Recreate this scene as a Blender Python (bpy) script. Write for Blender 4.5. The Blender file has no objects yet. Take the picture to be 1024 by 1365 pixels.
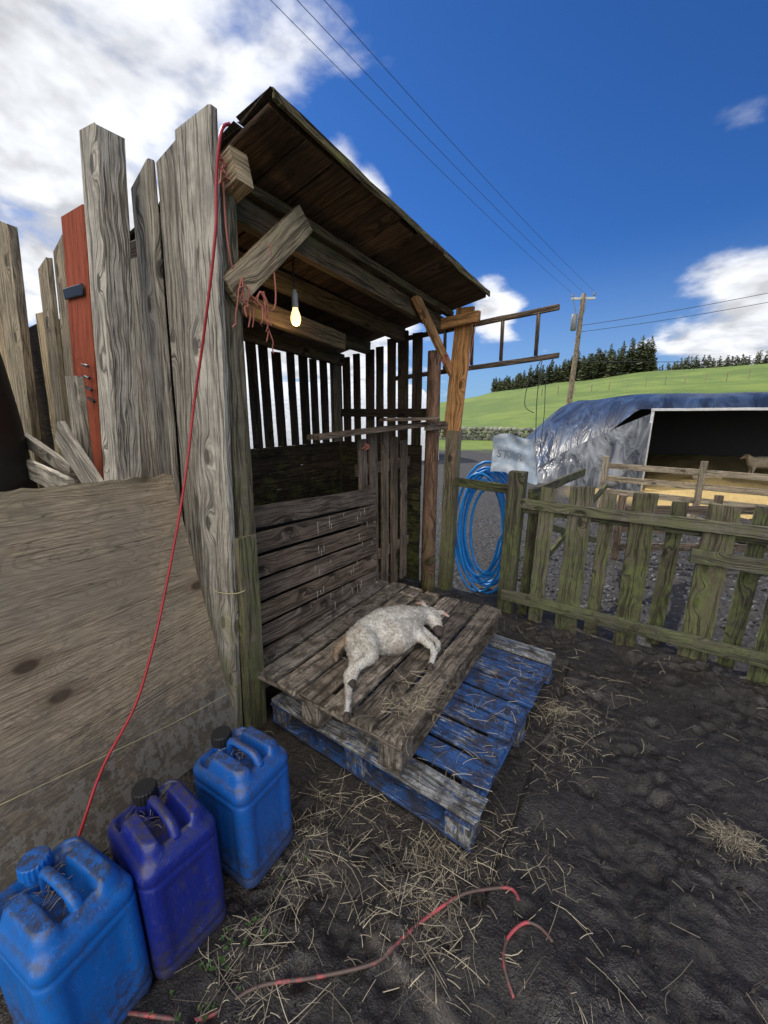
import bpy, bmesh, math, random
from mathutils import Vector, noise, Matrix, Euler
random.seed(7)
R=random.random
def U(a,b): return random.uniform(a,b)
scene=bpy.context.scene
scene.view_settings.view_transform='Standard'; scene.view_settings.look='None'; scene.view_settings.exposure=0
# ------------------------------------------------------------------ node helper
class G:
    def __init__(s,name):
        s.m=bpy.data.materials.new(name); s.m.use_nodes=True; s.nt=s.m.node_tree
        s.b=s.nt.nodes['Principled BSDF']
    def n(s,t,_o=0,**k):
        nd=s.nt.nodes.new('ShaderNode'+t); pr=k.pop('props',{})
        for a,v in pr.items(): setattr(nd,a,v)
        for a,v in k.items():
            i=int(a[1:]) if a[0]=='_' else a.replace('__',' ')
            s.set(nd.inputs[i],v)
        return nd.outputs[_o]
    def set(s,sock,v):
        if isinstance(v,bpy.types.NodeSocket): s.nt.links.new(v,sock)
        else:
            if isinstance(v,(tuple,list)) and len(v)==3 and sock.type=='RGBA': v=(*v,1)
            sock.default_value=v
    def math(s,op,a,b=0.0,c=0.0,clamp=False):
        return s.n('Math',props={'operation':op,'use_clamp':clamp},_0=a,_1=b,_2=c)
    def mix(s,f,a,b,bt='MIX'):
        nd=s.nt.nodes.new('ShaderNodeMix'); nd.data_type='RGBA'; nd.blend_type=bt
        s.set(nd.inputs[0],f); s.set(nd.inputs[6],a); s.set(nd.inputs[7],b); return nd.outputs[2]
    def vm(s,op,a,b=(0,0,0),o=0):
        return s.n('VectorMath',_o=o,props={'operation':op},_0=a,_1=b)
    def noise(s,v,sc,det=4,rough=.55,dist=0.0):
        return s.n('TexNoise',Vector=v,Scale=sc,Detail=det,Roughness=rough,Distortion=dist)
    def vor2(s,v):
        nd=s.nt.nodes.new('ShaderNodeTexVoronoi'); nd.voronoi_dimensions='2D'; s.set(nd.inputs['Vector'],v); nd.inputs['Scale'].default_value=1.0
        return nd.outputs['Distance'], s.xyz(nd.outputs['Color'])
    def ss(s,v,a,b,lo=0.0,hi=1.0):
        return s.n('MapRange',props={'interpolation_type':'SMOOTHSTEP'},_0=v,_1=a,_2=b,_3=lo,_4=hi)
    def pos(s): return s.n('NewGeometry')
    def obj(s): return s.n('TexCoord',_o=3)
    def xyz(s,v):
        nd=s.nt.nodes.new('ShaderNodeSeparateXYZ'); s.set(nd.inputs[0],v); return nd.outputs
    def attr(s,name):
        nd=s.nt.nodes.new('ShaderNodeAttribute'); nd.attribute_name=name; return nd
    def bump(s,h,strength=.5,dist=.01,nrm=None):
        nd=s.nt.nodes.new('ShaderNodeBump'); s.set(nd.inputs['Height'],h); nd.inputs['Strength'].default_value=strength
        nd.inputs['Distance'].default_value=dist
        if nrm: s.set(nd.inputs['Normal'],nrm)
        return nd.outputs[0]
    def out(s,col=None,rough=None,nrm=None,**k):
        if col is not None: s.set(s.b.inputs['Base Color'],col)
        if rough is not None: s.set(s.b.inputs['Roughness'],rough)
        if nrm is not None: s.set(s.b.inputs['Normal'],nrm)
        for a,v in k.items(): s.set(s.b.inputs[a.replace('__',' ')],v)
        return s.m

def wood(name,light,dark,moss=0.0,mosscol=(.10,.12,.03),mz=(0.0,2.2),mud=0.0,knots=1.0,paint=None,paintamt=.6,rough=.85,var=.6,wet=0.0):
    g=G(name)
    uv=g.n('TexCoord',_o=2); at=g.attr('rnd')
    sep=g.nt.nodes.new('ShaderNodeSeparateColor'); g.set(sep.inputs[0],at.outputs['Color']); r1,r2,r3=sep.outputs[0],sep.outputs[1],sep.outputs[2]
    P=g.pos()
    warp=g.noise(g.vm('MULTIPLY',uv,(3.5,8,1)),1,2)
    if knots>0:
        vk,vc=g.vor2(g.vm('MULTIPLY',uv,(2.6,6.0,1)))
        kg=g.math('GREATER_THAN',vc[0],.5)
        kb=g.math('MULTIPLY',g.ss(vk,.0,.34,1,0),kg)
        warp=g.math('ADD',warp,g.math('MULTIPLY',kb,.9))
    uvw=g.vm('ADD',uv,g.n('CombineXYZ',_0=0.0,_1=g.math('MULTIPLY',warp,.05),_2=0.0))
    g1=g.noise(g.vm('MULTIPLY',uvw,(4.5,95,1)),1,4,.8)
    g3=g.noise(g.vm('MULTIPLY',uvw,(1.0,30,1)),1,3,.6)
    col=g.mix(g.ss(g1,.36,.62),dark,light)
    # long thin drying cracks: narrow contour bands of a stretched noise
    cr=g.ss(g.math('ABSOLUTE',g.math('SUBTRACT',g3,.5)),.004,.026,1,0)
    crm=g.math('MULTIPLY',cr,.75)
    col=g.mix(crm,col,tuple(c*.30 for c in dark))
    col=g.mix(g.ss(g3,.55,.72,0,.35),col,tuple(min(1,c*1.2) for c in light))
    st=g.noise(P,4.2,4,.75)
    col=g.mix(g.ss(st,.44,.66,0,.6),col,tuple(c*.34 for c in light),'MIX')
    if knots>0:
        col=g.mix(g.math('MULTIPLY',g.ss(vk,.07,.11,.9*knots,0),kg),col,tuple(c*.3 for c in dark))
    v=g.math('MULTIPLY_ADD',r1,var,1-var/2)
    col=g.mix(1.0,col,g.n('CombineColor',_0=v,_1=g.math('MULTIPLY',v,g.math('MULTIPLY_ADD',r2,.08,.96)),_2=g.math('MULTIPLY',v,g.math('MULTIPLY_ADD',r2,.2,.9))),'MULTIPLY')
    if paint:
        pn=g.noise(g.vm('MULTIPLY',uv,(10,55,1)),1,4,.85)
        pm=g.ss(g.math('ADD',g.math('ADD',pn,g.math('MULTIPLY',st,.6)),g.math('MULTIPLY',r3,.22)),.97-paintamt*.3,1.01-paintamt*.3)
        col=g.mix(g.math('MULTIPLY',pm,.92),col,g.mix(g1,tuple(c*.45 for c in paint),tuple(c*1.3 for c in paint)))
    z=g.xyz(P)[2]
    if moss>0:
        mn=g.noise(P,9,4,.75)
        hz=g.n('MapRange',_0=z,_1=mz[0],_2=mz[1],_3=.28,_4=-.22)
        m=g.ss(g.math('ADD',g.math('ADD',mn,hz),g.math('MULTIPLY',g.math('SUBTRACT',g1,.5),1.2)),.56-moss*.3,.92-moss*.25)
        m=g.math('MULTIPLY',g.math('MULTIPLY',m,.70),g.math('SUBTRACT',1.0,crm))
        mc=g.mix(g.ss(mn,.35,.65),tuple(c*.45 for c in mosscol),tuple(c*1.3 for c in mosscol))
        col=g.mix(m,col,mc)
    if mud>0:
        mm=g.ss(g.math('ADD',g.noise(P,14,4,.8),g.n('MapRange',_0=z,_1=0,_2=1.0,_3=.12,_4=-.12)),.64-.25*mud,.76-.12*mud)
        col=g.mix(g.math('MULTIPLY',mm,.8),col,(.04,.031,.023))
    h=g.math('SUBTRACT',g1,g.math('MULTIPLY',cr,.9))
    ro=g.ss(st,.4,.7,rough-wet,rough)
    return g.out(col,ro,g.bump(h,1.0,.005),**{'Specular__IOR__Level':.3})

# ------------------------------------------------------------------ mesh builder
def perp(d,side):
    d=d.normalized(); s=side-d*side.dot(d); s.normalize(); return d,s,d.cross(s)
class MB:
    def __init__(s): s.v=[];s.f=[];s.uv=[];s.c=[];s.sm=[];s.mi=[]
    def face(s,idx,uv,c,sm=False,mi=0):
        s.f.append(idx); s.uv.append(uv); s.c.append(c); s.sm.append(sm); s.mi.append(mi)
    def plank(s,p0,p1,w,t,side=(1,0,0),ch=.003,jit=.0015,warp=.004,end=.004,w1=None,mi=0,seg=.14,cut=(0,0),c=None):
        p0=Vector(p0);p1=Vector(p1);L=(p1-p0).length; d,a,b=perp(p1-p0,Vector(side))
        n=max(2,int(L/seg)+1); uo,vo=R()*50,R()*50; c=c or (R(),R(),R())
        w1=w if w1 is None else w1
        base=len(s.v); ox,oy=U(-9,9),U(-9,9); er=[[U(-end,end) for _ in range(8)] for _ in range(2)]
        for i in range(n+1):
            k=i/n; W=(w+(w1-w)*k)*(1+U(-.012,.012))/2; T=t/2
            cx=warp*(noise.noise(Vector((ox,k*L*1.3,0)))); cy=warp*(noise.noise(Vector((oy,k*L*1.3,5))))
            pts=[(-W,-T+ch),(-W+ch,-T),(W-ch,-T),(W,-T+ch),(W,T-ch),(W-ch,T),(-W+ch,T),(-W,T-ch)]
            for j,(x,y) in enumerate(pts):
                al=0
                if i==0: al=er[0][j]+cut[0]*x
                if i==n: al=er[1][j]+cut[1]*x
                s.v.append(p0+d*(k*L+al)+a*(x+cx+U(-jit,jit))+b*(y+cy+U(-jit,jit)*.6))
        per=[0];pts=[(-w/2,-t/2+ch),(-w/2+ch,-t/2),(w/2-ch,-t/2),(w/2,-t/2+ch),(w/2,t/2-ch),(w/2-ch,t/2),(-w/2+ch,t/2),(-w/2,t/2-ch),(-w/2,-t/2+ch)]
        for j in range(8): per.append(per[-1]+math.hypot(pts[j+1][0]-pts[j][0],pts[j+1][1]-pts[j][1]))
        for i in range(n):
            for j in range(8):
                j2=(j+1)%8; q=base+i*8
                s.face((q+j,q+j2,q+8+j2,q+8+j),[(uo+i/n*L,vo+per[j]),(uo+i/n*L,vo+per[j+1]),(uo+(i+1)/n*L,vo+per[j+1]),(uo+(i+1)/n*L,vo+per[j])],c,False,mi)
        s.face(tuple(base+j for j in range(7,-1,-1)),[(uo+pts[j][1]*.5,vo+pts[j][0]) for j in range(7,-1,-1)],c,False,mi)
        q=base+n*8; s.face(tuple(q+j for j in range(8)),[(uo+pts[j][1]*.5,vo+pts[j][0]) for j in range(8)],c,False,mi)
    def tube(s,pts,r,n=8,sm=True,c=None,mi=0,caps=True,sub=4,radii=None):
        P=[Vector(p) for p in pts]
        if sub>1 and len(P)>2:
            Q=[];rr=[]
            for i in range(len(P)-1):
                a=P[max(i-1,0)];b=P[i];cc=P[i+1];d=P[min(i+2,len(P)-1)]
                for k in range(sub):
                    t=k/sub
                    Q.append(.5*((2*b)+(cc-a)*t+(2*a-5*b+4*cc-d)*t*t+(3*b-a-3*cc+d)*t**3))
                    if radii: rr.append(radii[i]+(radii[i+1]-radii[i])*t)
            Q.append(P[-1]); 
            if radii: rr.append(radii[-1])
            P=Q; radii=rr if radii else None
        c=c or (R(),R(),R()); base=len(s.v); ref=Vector((0,0,1)); l=0; prev=None
        ls=[]
        for i,p in enumerate(P):
            d=(P[min(i+1,len(P)-1)]-P[max(i-1,0)])
            if d.length<1e-9: d=Vector((0,0,1))
            d.normalize()
            if i==0:
                if abs(d.z)>.9: ref=Vector((1,0,0))
                a=(ref-d*ref.dot(d)).normalized()
            else:
                a=prev-d*prev.dot(d); a.normalize(); l+=(P[i]-P[i-1]).length
            prev=a; b=d.cross(a); ls.append(l); rad=radii[i] if radii else r
            for j in range(n):
                an=2*math.pi*j/n; s.v.append(p+(a*math.cos(an)+b*math.sin(an))*rad)
        for i in range(len(P)-1):
            for j in range(n):
                j2=(j+1)%n; q=base+i*n
                s.face((q+j,q+j2,q+n+j2,q+n+j),[(ls[i],j*.01),(ls[i],j*.01+.01),(ls[i+1],j*.01+.01),(ls[i+1],j*.01)],c,sm,mi)
        if caps:
            s.face(tuple(base+j for j in range(n-1,-1,-1)),[(0,0)]*n,c,False,mi)
            q=base+(len(P)-1)*n; s.face(tuple(q+j for j in range(n)),[(0,0)]*n,c,False,mi)
    def grid(s,fn,nu,nv,sm=True,c=(.5,.5,.5),mi=0,us=1,vs=1):
        base=len(s.v)
        for i in range(nu+1):
            for j in range(nv+1): s.v.append(Vector(fn(i/nu,j/nv)))
        for i in range(nu):
            for j in range(nv):
                q=base+i*(nv+1)+j
                s.face((q,q+nv+1,q+nv+2,q+1),[(i/nu*us,j/nv*vs),((i+1)/nu*us,j/nv*vs),((i+1)/nu*us,(j+1)/nv*vs),(i/nu*us,(j+1)/nv*vs)],c,sm,mi)
    def build(s,name,mats,parent=None,loc=None,rot=None):
        me=bpy.data.meshes.new(name); me.from_pydata([tuple(v) for v in s.v],[],s.f)
        uvl=me.uv_layers.new(name='UVMap'); ca=me.color_attributes.new('rnd','FLOAT_COLOR','CORNER')
        fu=[];fc=[]
        for uv,c in zip(s.uv,s.c):
            for x in uv: fu+=[x[0],x[1]]; fc+=[c[0],c[1],c[2],1]
        me.uv_layers['UVMap'].data.foreach_set('uv',fu); me.color_attributes['rnd'].data.foreach_set('color',fc)
        me.polygons.foreach_set('use_smooth',s.sm); me.polygons.foreach_set('material_index',s.mi)
        for m in (mats if isinstance(mats,(list,tuple)) else [mats]): me.materials.append(m)
        me.update()
        o=bpy.data.objects.new(name,me); scene.collection.objects.link(o)
        if parent: o.parent=parent
        if loc: o.location=loc
        if rot: o.rotation_euler=rot
        return o
def empty(name,loc=(0,0,0)):
    e=bpy.data.objects.new(name,None); e.empty_display_size=.2; scene.collection.objects.link(e); e.location=loc; return e

# ------------------------------------------------------------------ materials
MOSS=(.090,.105,.030)
W_GREY=wood('weathered_grey_wood',(.44,.40,.335),(.17,.145,.115),moss=.30,mosscol=(.12,.12,.04),mz=(0,1.5),knots=.9,var=.7)
W_POST=wood('mossy_post_wood',(.29,.24,.165),(.10,.08,.052),moss=.80,mosscol=MOSS,mz=(0,2.0),var=.4)
W_TAN=wood('tan_weathered_wood',(.46,.36,.23),(.20,.15,.095),moss=.42,mosscol=(.22,.21,.07),mz=(0,2.6),var=.5)
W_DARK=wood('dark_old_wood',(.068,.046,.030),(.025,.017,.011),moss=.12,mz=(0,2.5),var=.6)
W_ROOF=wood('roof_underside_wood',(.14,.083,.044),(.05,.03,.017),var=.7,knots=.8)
W_BEAM=wood('beam_wood',(.21,.145,.09),(.08,.053,.032),moss=.45,mosscol=MOSS,mz=(3.6,1.0),var=.5)
W_SUNLIT=wood('sunlit_orange_wood',(.62,.33,.13),(.38,.18,.07),var=.3)  # orange imitates sunlight on the right end boards, put into the wood colour
W_HURD=wood('brown_hurdle_wood',(.22,.165,.12),(.09,.065,.046),var=.6,mud=.15)
W_DECK=wood('muddy_deck_wood',(.33,.28,.225),(.11,.088,.067),mud=.62,var=.8,wet=.4)
W_BLUE=wood('blue_painted_wood',(.42,.41,.38),(.15,.15,.145),mud=.55,var=.3,paint=(.013,.085,.29),paintamt=.36,wet=.4)
W_FENCE=wood('mossy_fence_wood',(.19,.165,.125),(.07,.058,.042),moss=.98,mosscol=(.085,.105,.030),mz=(-.8,1.9),var=.8,mud=.15)
W_LIT=wood('pale_plank_wood',(.42,.34,.23),(.22,.17,.11),var=.5)
W_RUST=wood('orange_painted_board',(.16,.10,.07),(.07,.04,.025),paint=(.36,.075,.03),paintamt=.95,var=.2,mud=.35)
def plain(name,col,rough=.5,**k):
    g=G(name); n=g.noise(g.pos(),12,3); return g.out(g.mix(n,tuple(c*.6 for c in col),tuple(min(1,c*1.3) for c in col)),rough,**k)
M_BLACK=plain('black_rubber',(.012,.012,.012),.55)
M_WIRE=plain('dark_wire',(.03,.03,.035),.6)
M_RED=plain('red_cable_plastic',(.36,.02,.025),.4)
M_TWINE=plain('orange_pink_twine',(.42,.14,.10),.8)
M_YTW=plain('yellow_twine',(.36,.32,.17),.8)
M_METAL=plain('galvanised_metal',(.35,.36,.37),.45,Metallic=.7)
M_HOSE=plain('blue_water_pipe',(.01,.19,.55),.35)
g=G('muddy_pink_hose'); P=g.pos(); M_PINK=g.out(g.mix(g.ss(g.noise(P,12,4,.7),.40,.52),(.42,.07,.08),(.10,.065,.052)),.5)

# ------------------------------------------------------------------ world
EL=math.radians(45); SD=Vector((-1,.18,0)).normalized()
w=bpy.data.worlds.new('World'); scene.world=w; w.use_nodes=True
nt=w.node_tree
g=G.__new__(G); g.nt=nt
bg=nt.nodes['Background']
sky=nt.nodes.new('ShaderNodeTexSky'); sky.sky_type='NISHITA'; sky.sun_disc=False; sky.sun_elevation=EL
sky.sun_rotation=math.atan2(SD.x,SD.y); sky.altitude=200; sky.air_density=1.0; sky.dust_density=.3; sky.ozone_density=3.0
D=g.vm('NORMALIZE',g.n('TexCoord',_o=0))
z=g.xyz(D)[2]
skyc=g.mix(1.0,sky.outputs[0],(.17,.385,.71),'MULTIPLY')
skyc=g.mix(g.ss(z,.0,.34,.5,0),skyc,(2.7,3.9,5.5))
inv=g.math('DIVIDE',1.0,g.math('ADD',g.math('MAXIMUM',z,0.0),.28))
cp=g.vm('MULTIPLY',D,g.n('CombineXYZ',_0=inv,_1=inv,_2=1.5))
n1=g.noise(cp,2.6,7,.52,.15)
n2=g.noise(g.vm('ADD',cp,(.05,.0,-.06)),2.6,4,.52,.15)
mask=None
for (cx,cy,cz,r0,r1) in ((-.80,.37,.50,.36,.16),(-.93,.24,.30,.46,.20),(-.585,.685,.43,.10,.0),(-.535,.735,.41,.08,.0),(.13,.985,.12,.19,.04),(-.33,.915,.22,.085,.0),(-.70,.70,.08,.35,.1)):
    dd=g.vm('DISTANCE',D,(cx,cy,cz),o=1)
    m=g.ss(dd,r1,r0*1.3,1,0)
    mask=m if mask is None else g.math('MAXIMUM',mask,m)
dens=g.math('ADD',g.math('MULTIPLY_ADD',mask,.62,-.14),g.math('MULTIPLY_ADD',n1,1.5,-.75))
cf=g.ss(dens,.10,.42)
cb=g.math('MULTIPLY_ADD',g.math('SUBTRACT',n1,n2),3.0,.98)
cb=g.math('MINIMUM',g.math('MAXIMUM',cb,.68),1.08)
ccol=g.vm('MULTIPLY',(6.3,6.45,6.8),g.n('CombineXYZ',_0=cb,_1=cb,_2=cb))
fin=g.mix(cf,skyc,ccol)
# added fill light: invented bright cloud patch in the unseen sky behind the viewpoint
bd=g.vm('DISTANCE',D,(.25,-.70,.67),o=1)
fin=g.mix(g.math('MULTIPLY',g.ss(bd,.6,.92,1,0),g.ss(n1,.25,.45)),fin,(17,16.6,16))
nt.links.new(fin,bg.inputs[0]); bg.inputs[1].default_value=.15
sun=bpy.data.lights.new('sun','SUN'); sun.energy=4.2; sun.angle=math.radians(.53); sun.color=(1,.94,.85)
so=bpy.data.objects.new('sun',sun); scene.collection.objects.link(so)
sv=Vector((SD.x*math.cos(EL),SD.y*math.cos(EL),math.sin(EL))); so.rotation_euler=sv.to_track_quat('Z','Y').to_euler(); so.location=(-20,2,14)

# ------------------------------------------------------------------ terrain
def lerp_t(tab,x):
    if x<=tab[0][0]: return tab[0][1]
    for (a,b),(c,d) in zip(tab,tab[1:]):
        if x<=c:
            k=(x-a)/(c-a); k=k*k*(3-2*k); return b+(d-b)*k
    return tab[-1][1]
HC=[(-180,.5),(-60,.5),(-34,.6),(-24,5.2),(-18,7.6),(-10,9.6),(-1,11.3),(10,11.6),(40,9),(90,4),(180,.5)]
def hill(x,y):
    d=math.hypot(x,y)
    if d<19: return 0
    h=lerp_t(HC,math.degrees(math.atan2(x,y)))
    t=(d-19)/101
    if t<1: return h*t+.35*noise.noise(Vector((x*.05,y*.05,0)))*min(1,t*6)
    return h*max(-.2,1-(t-1)*.35)
def gh(x,y):
    d=math.hypot(x,y)
    if d>18.9: return hill(x,y)
    f=1 if (-4<x<5 and y<3) else .35
    if d>12: f*=max(0,(19-d)/7)
    v=Vector((x,y,0))
    h=.055*noise.noise(v*1.7)+.030*noise.noise(v*5.3+Vector((3,1,0)))
    if -3<x<4 and -2<y<6:
        rg=min(1,max(.2,.6+1.6*noise.noise(v*2.3+Vector((5,5,1)))))
        k=noise.noise(v*13+Vector((7,2,0))); h+=.013*k*rg
        k=1-abs(noise.noise(v*9+Vector((1,9,3)))*2); h+=.010*max(0,k-.45)*rg
        h+=(.012*noise.noise(v*28)+.008*noise.noise(v*55))*rg
        cx=math.floor(x/.17);cy=math.floor(y/.17)
        for i in (-1,0,1):
            for j in (-1,0,1):
                q=noise.cell_vector(Vector((cx+i,cy+j,4.2)))
                px=(cx+i+q.x)*.17;py=(cy+j+q.y)*.17
                if q.z>.4:
                    r=math.hypot(x-px,(y-py))/(.028+.02*q.x)
                    if r<2: h+= -.022*math.exp(-r*r*1.2)+.007*math.exp(-(r-1.3)**2*6)
    if -1.7<x<-.25 and .9<y<2.4: h=min(h,-.01)*.4-.012
    return h*f
def axis(lo,hi,step,far,grow=1.13):
    a=[lo]; s=step
    while a[-1]<hi: a.append(a[-1]+step)
    up=[];x=a[-1];s=step
    while x<far: s*=grow; s=min(s,14); x+=s; up.append(x)
    dn=[];x=lo;s=step
    while x>-far: s*=grow; s=min(s,14); x-=s; dn.append(x)
    return dn[::-1]+a+up
xs=axis(-1.4,1.6,.011,420,1.1); ys=axis(.2,2.9,.011,420,1.1)
nx,ny=len(xs),len(ys)
vv=[(x,y,gh(x,y)) for x in xs for y in ys]
ff=[(i*ny+j,(i+1)*ny+j,(i+1)*ny+j+1,i*ny+j+1) for i in range(nx-1) for j in range(ny-1)]
me=bpy.data.meshes.new('ground'); me.from_pydata(vv,[],ff); me.polygons.foreach_set('use_smooth',[True]*len(ff)); me.update()
ground=bpy.data.objects.new('ground',me); scene.collection.objects.link(ground)
g=G('ground_mud_gravel_grass'); P=g.pos(); X=g.xyz(P)
dist=g.vm('LENGTH',g.vm('MULTIPLY',P,(1,1,0)),o=1)
wn=g.noise(P,.8,2)
nA=g.noise(P,3.1,4,.65); nB=g.noise(P,34,4,.8); nC=g.noise(P,150,2,.7)
mud=g.mix(g.ss(nA,.36,.66),(.009,.0070,.0058),(.028,.0215,.017))
mud=g.mix(g.ss(nB,.44,.66,0,.65),mud,(.044,.034,.027))
mud=g.mix(g.ss(nC,.58,.70,0,.45),mud,(.10,.082,.064))
mrough=g.ss(nA,.46,.60,.55,.13)
mrough=g.math('ADD',mrough,g.math('MULTIPLY',nB,.20))
vor=g.n('TexVoronoi',_o=0,Vector=P,Scale=26.0); vcol=g.n('TexVoronoi',_o=1,Vector=P,Scale=26.0)
vs=g.xyz(vcol)
grav=g.mix(g.math('POWER',vs[0],2.0),(.022,.021,.020),(.11,.11,.115)); grav=g.mix(g.ss(vor,.3,.6),grav,(.018,.016,.014))
grav=g.mix(g.ss(nA,.40,.56,0,.85),grav,(.032,.027,.022))
gy=g.ss(g.math('ADD',X[1],g.math('MULTIPLY',wn,.9)),3.2,3.7)
col=g.mix(gy,mud,grav)
straw=g.mix(nB,(.16,.10,.035),(.52,.38,.15))
sm=g.math('MULTIPLY',g.ss(g.math('ADD',X[1],g.math('MULTIPLY',wn,1.2)),8.2,9.0),g.ss(g.math('ADD',X[0],wn),-1.2,-.2))
col=g.mix(sm,col,straw)
gr=g.noise(P,.35,4,.6); gf=g.noise(P,.06,2)
grass=g.mix(g.ss(gr,.35,.65),(.085,.145,.016),(.155,.215,.03)); grass=g.mix(g.ss(nA,.45,.7,0,.5),grass,(.19,.21,.05)); grass=g.mix(g.ss(gf,.45,.6,0,.6),grass,(.07,.12,.014))
gm=g.ss(g.math('ADD',dist,g.math('MULTIPLY',wn,3)),17.5,19.5)
col=g.mix(gm,col,grass)
ro=g.mix(gy,mrough,(.75,.75,.75)); ro=g.mix(gm,ro,(.9,.9,.9))
hh=g.math('ADD',g.math('MULTIPLY',nB,.8),g.math('MULTIPLY',nC,.3)); hh=g.math('ADD',hh,g.math('MULTIPLY',g.math('MULTIPLY',vor,-1.4),gy))
me.materials.append(g.out(col,ro,g.bump(hh,.9,.014),**{'Specular__IOR__Level':.6}))

# ------------------------------------------------------------------ shed
shed=empty('wooden_shed',(-1.9,2,0))
def B(mb,name,mat,par): 
    o=mb.build(name,mat); o.parent=par; o.matrix_parent_inverse=Matrix.Translation(par.location).inverted(); return o
def roofz(x,y): return 2.475-.20*(-1.15-x)-.07*(y-1.05)
mb=MB()
mb.plank((-1.585,.950,-.03),(-1.425,.980,2.45),.180,.034,(1,.12,0),cut=(0,.25),ch=.006,c=(.75,.5,.5),jit=.002)
mb.plank((-1.785,.985,-.03),(-1.618,1.002,2.43),.155,.028,(1,.05,0),cut=(0,.35),ch=.005,c=(.25,.4,.5),jit=.002)
mb.plank((-1.975,.965,-.03),(-1.800,.985,2.40),.160,.030,(1,-.05,0),cut=(0,.4),ch=.005,c=(.6,.3,.5),jit=.002)
mb.plank((-2.14,1.0,-.03),(-2.02,1.03,2.16),.17,.026,(1,.0,0),c=(.3,.3,.5))
mb.plank((-2.30,1.0,-.03),(-2.2,1.04,2.1),.15,.026,(1,.0,0),c=(.3,.3,.5))
B(mb,'gable_boards',W_GREY,shed)
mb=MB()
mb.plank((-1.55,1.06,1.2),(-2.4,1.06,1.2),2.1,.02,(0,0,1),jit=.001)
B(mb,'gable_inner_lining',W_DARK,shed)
mb=MB()
mb.plank((-1.50,1.045,-.05),(-1.44,1.06,2.33),.085,.085,(1,0,0),c=(.5,.5,.5))
mb.plank((-1.475,1.035,-.05),(-1.43,1.03,.98),.095,.055,(0,1,0),c=(.7,.5,.5))
mb.plank((-1.38,3.02,-.05),(-1.37,3.05,1.36),.11,.08,(1,0,0))
mb.plank((-2.55,1.10,-.05),(-2.55,1.10,2.12),.08,.08,(1,0,0))
mb.plank((-2.55,2.98,-.05),(-2.55,2.98,2.0),.08,.08,(1,0,0))
B(mb,'posts',W_POST,shed)
mb=MB()
mb.tube([(-1.47,2.86,-.05),(-1.475,2.86,.6),(-1.465,2.85,1.2),(-1.47,2.86,1.95)],.055,n=12,radii=[.062,.058,.055,.05])
B(mb,'corner_log_post',wood('reddish_log',(.26,.15,.095),(.10,.055,.035),moss=.4,mosscol=MOSS,mz=(0,1.2),var=.1),shed)
mb=MB()
mb.plank((-1.385,3.04,1.30),(-1.32,3.06,2.27),.14,.03,(1,0,0),c=(.6,.5,.5))
mb.plank((-1.18,2.985,2.18),(-1.6,2.985,2.15),.075,.05,(0,0,1),c=(.8,.5,.5))
B(mb,'end_board',W_SUNLIT,shed)
mb=MB()
mb.plank((-1.50,1.10,2.285),(-1.50,3.05,2.16),.10,.05,(0,0,1),c=(.5,.5,.5))
mb.plank((-1.46,1.10,2.355),(-1.44,3.05,2.235),.04,.05,(0,0,1),c=(.3,.5,.5))
mb.plank((-1.85,1.05,2.25),(-1.85,3.02,2.12),.10,.05,(0,0,1))
mb.plank((-2.2,1.05,2.18),(-2.2,3.02,2.05),.10,.05,(0,0,1))
mb.plank((-2.5,1.05,2.11),(-2.5,3.02,1.97),.10,.05,(0,0,1))
mb.plank((-1.78,1.08,2.05),(-1.80,2.18,1.95),.10,.045,(0,0,1),c=(.6,.4,.5))
B(mb,'purlins',W_BEAM,shed)
mb=MB()
mb.plank((-1.33,1.085,2.335),(-1.62,1.085,2.27),.11,.075,(0,0,1),c=(.75,.4,.5))
mb.plank((-1.38,1.03,1.93),(-1.39,1.44,2.31),.105,.035,(0,1,-1),c=(.85,.5,.5))
B(mb,'rafter_and_brace',W_TAN,shed)
mb=MB()
mb.plank((-1.44,2.50,2.25),(-1.42,3.08,1.80),.075,.03,(0,1,1))
B(mb,'right_brace',W_SUNLIT,shed)
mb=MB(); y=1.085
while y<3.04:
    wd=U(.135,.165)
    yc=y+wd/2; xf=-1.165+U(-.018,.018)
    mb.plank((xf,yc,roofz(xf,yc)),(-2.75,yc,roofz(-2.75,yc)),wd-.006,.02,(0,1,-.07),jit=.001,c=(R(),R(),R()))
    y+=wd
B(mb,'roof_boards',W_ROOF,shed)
mb=MB(); x=-1.15
while x>-2.75:
    xc=x-.09
    mb.plank((xc,1.075,roofz(xc,1.075)+.022),(xc,3.08,roofz(xc,3.08)+.022),.176,.012,(1,0,.20),jit=.002,warp=.008,end=.01); x-=.18
B(mb,'roof_covering',W_DARK,shed)
mb=MB()
mb.plank((-1.152,1.08,2.478),(-1.152,3.07,2.338),.03,.012,(0,0,1),jit=.004,warp=.014)
B(mb,'roof_edge_strip',wood('mossy_edge',(.24,.19,.11),(.09,.07,.04),moss=.6,mosscol=(.15,.15,.04),mz=(4,1),var=.2),shed)
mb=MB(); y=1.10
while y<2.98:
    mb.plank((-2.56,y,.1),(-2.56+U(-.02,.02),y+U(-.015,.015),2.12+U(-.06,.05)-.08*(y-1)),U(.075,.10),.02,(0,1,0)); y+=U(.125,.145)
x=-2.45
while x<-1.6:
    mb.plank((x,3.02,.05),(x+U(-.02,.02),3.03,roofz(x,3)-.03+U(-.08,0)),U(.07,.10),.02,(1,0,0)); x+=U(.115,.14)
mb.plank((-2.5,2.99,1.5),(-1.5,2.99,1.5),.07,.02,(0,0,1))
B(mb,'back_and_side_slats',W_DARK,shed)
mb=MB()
for i in range(7): mb.plank((-2.515,1.08,.1+i*.175),(-2.515,2.96,.1+i*.175),.174,.018,(0,0,1))
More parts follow.
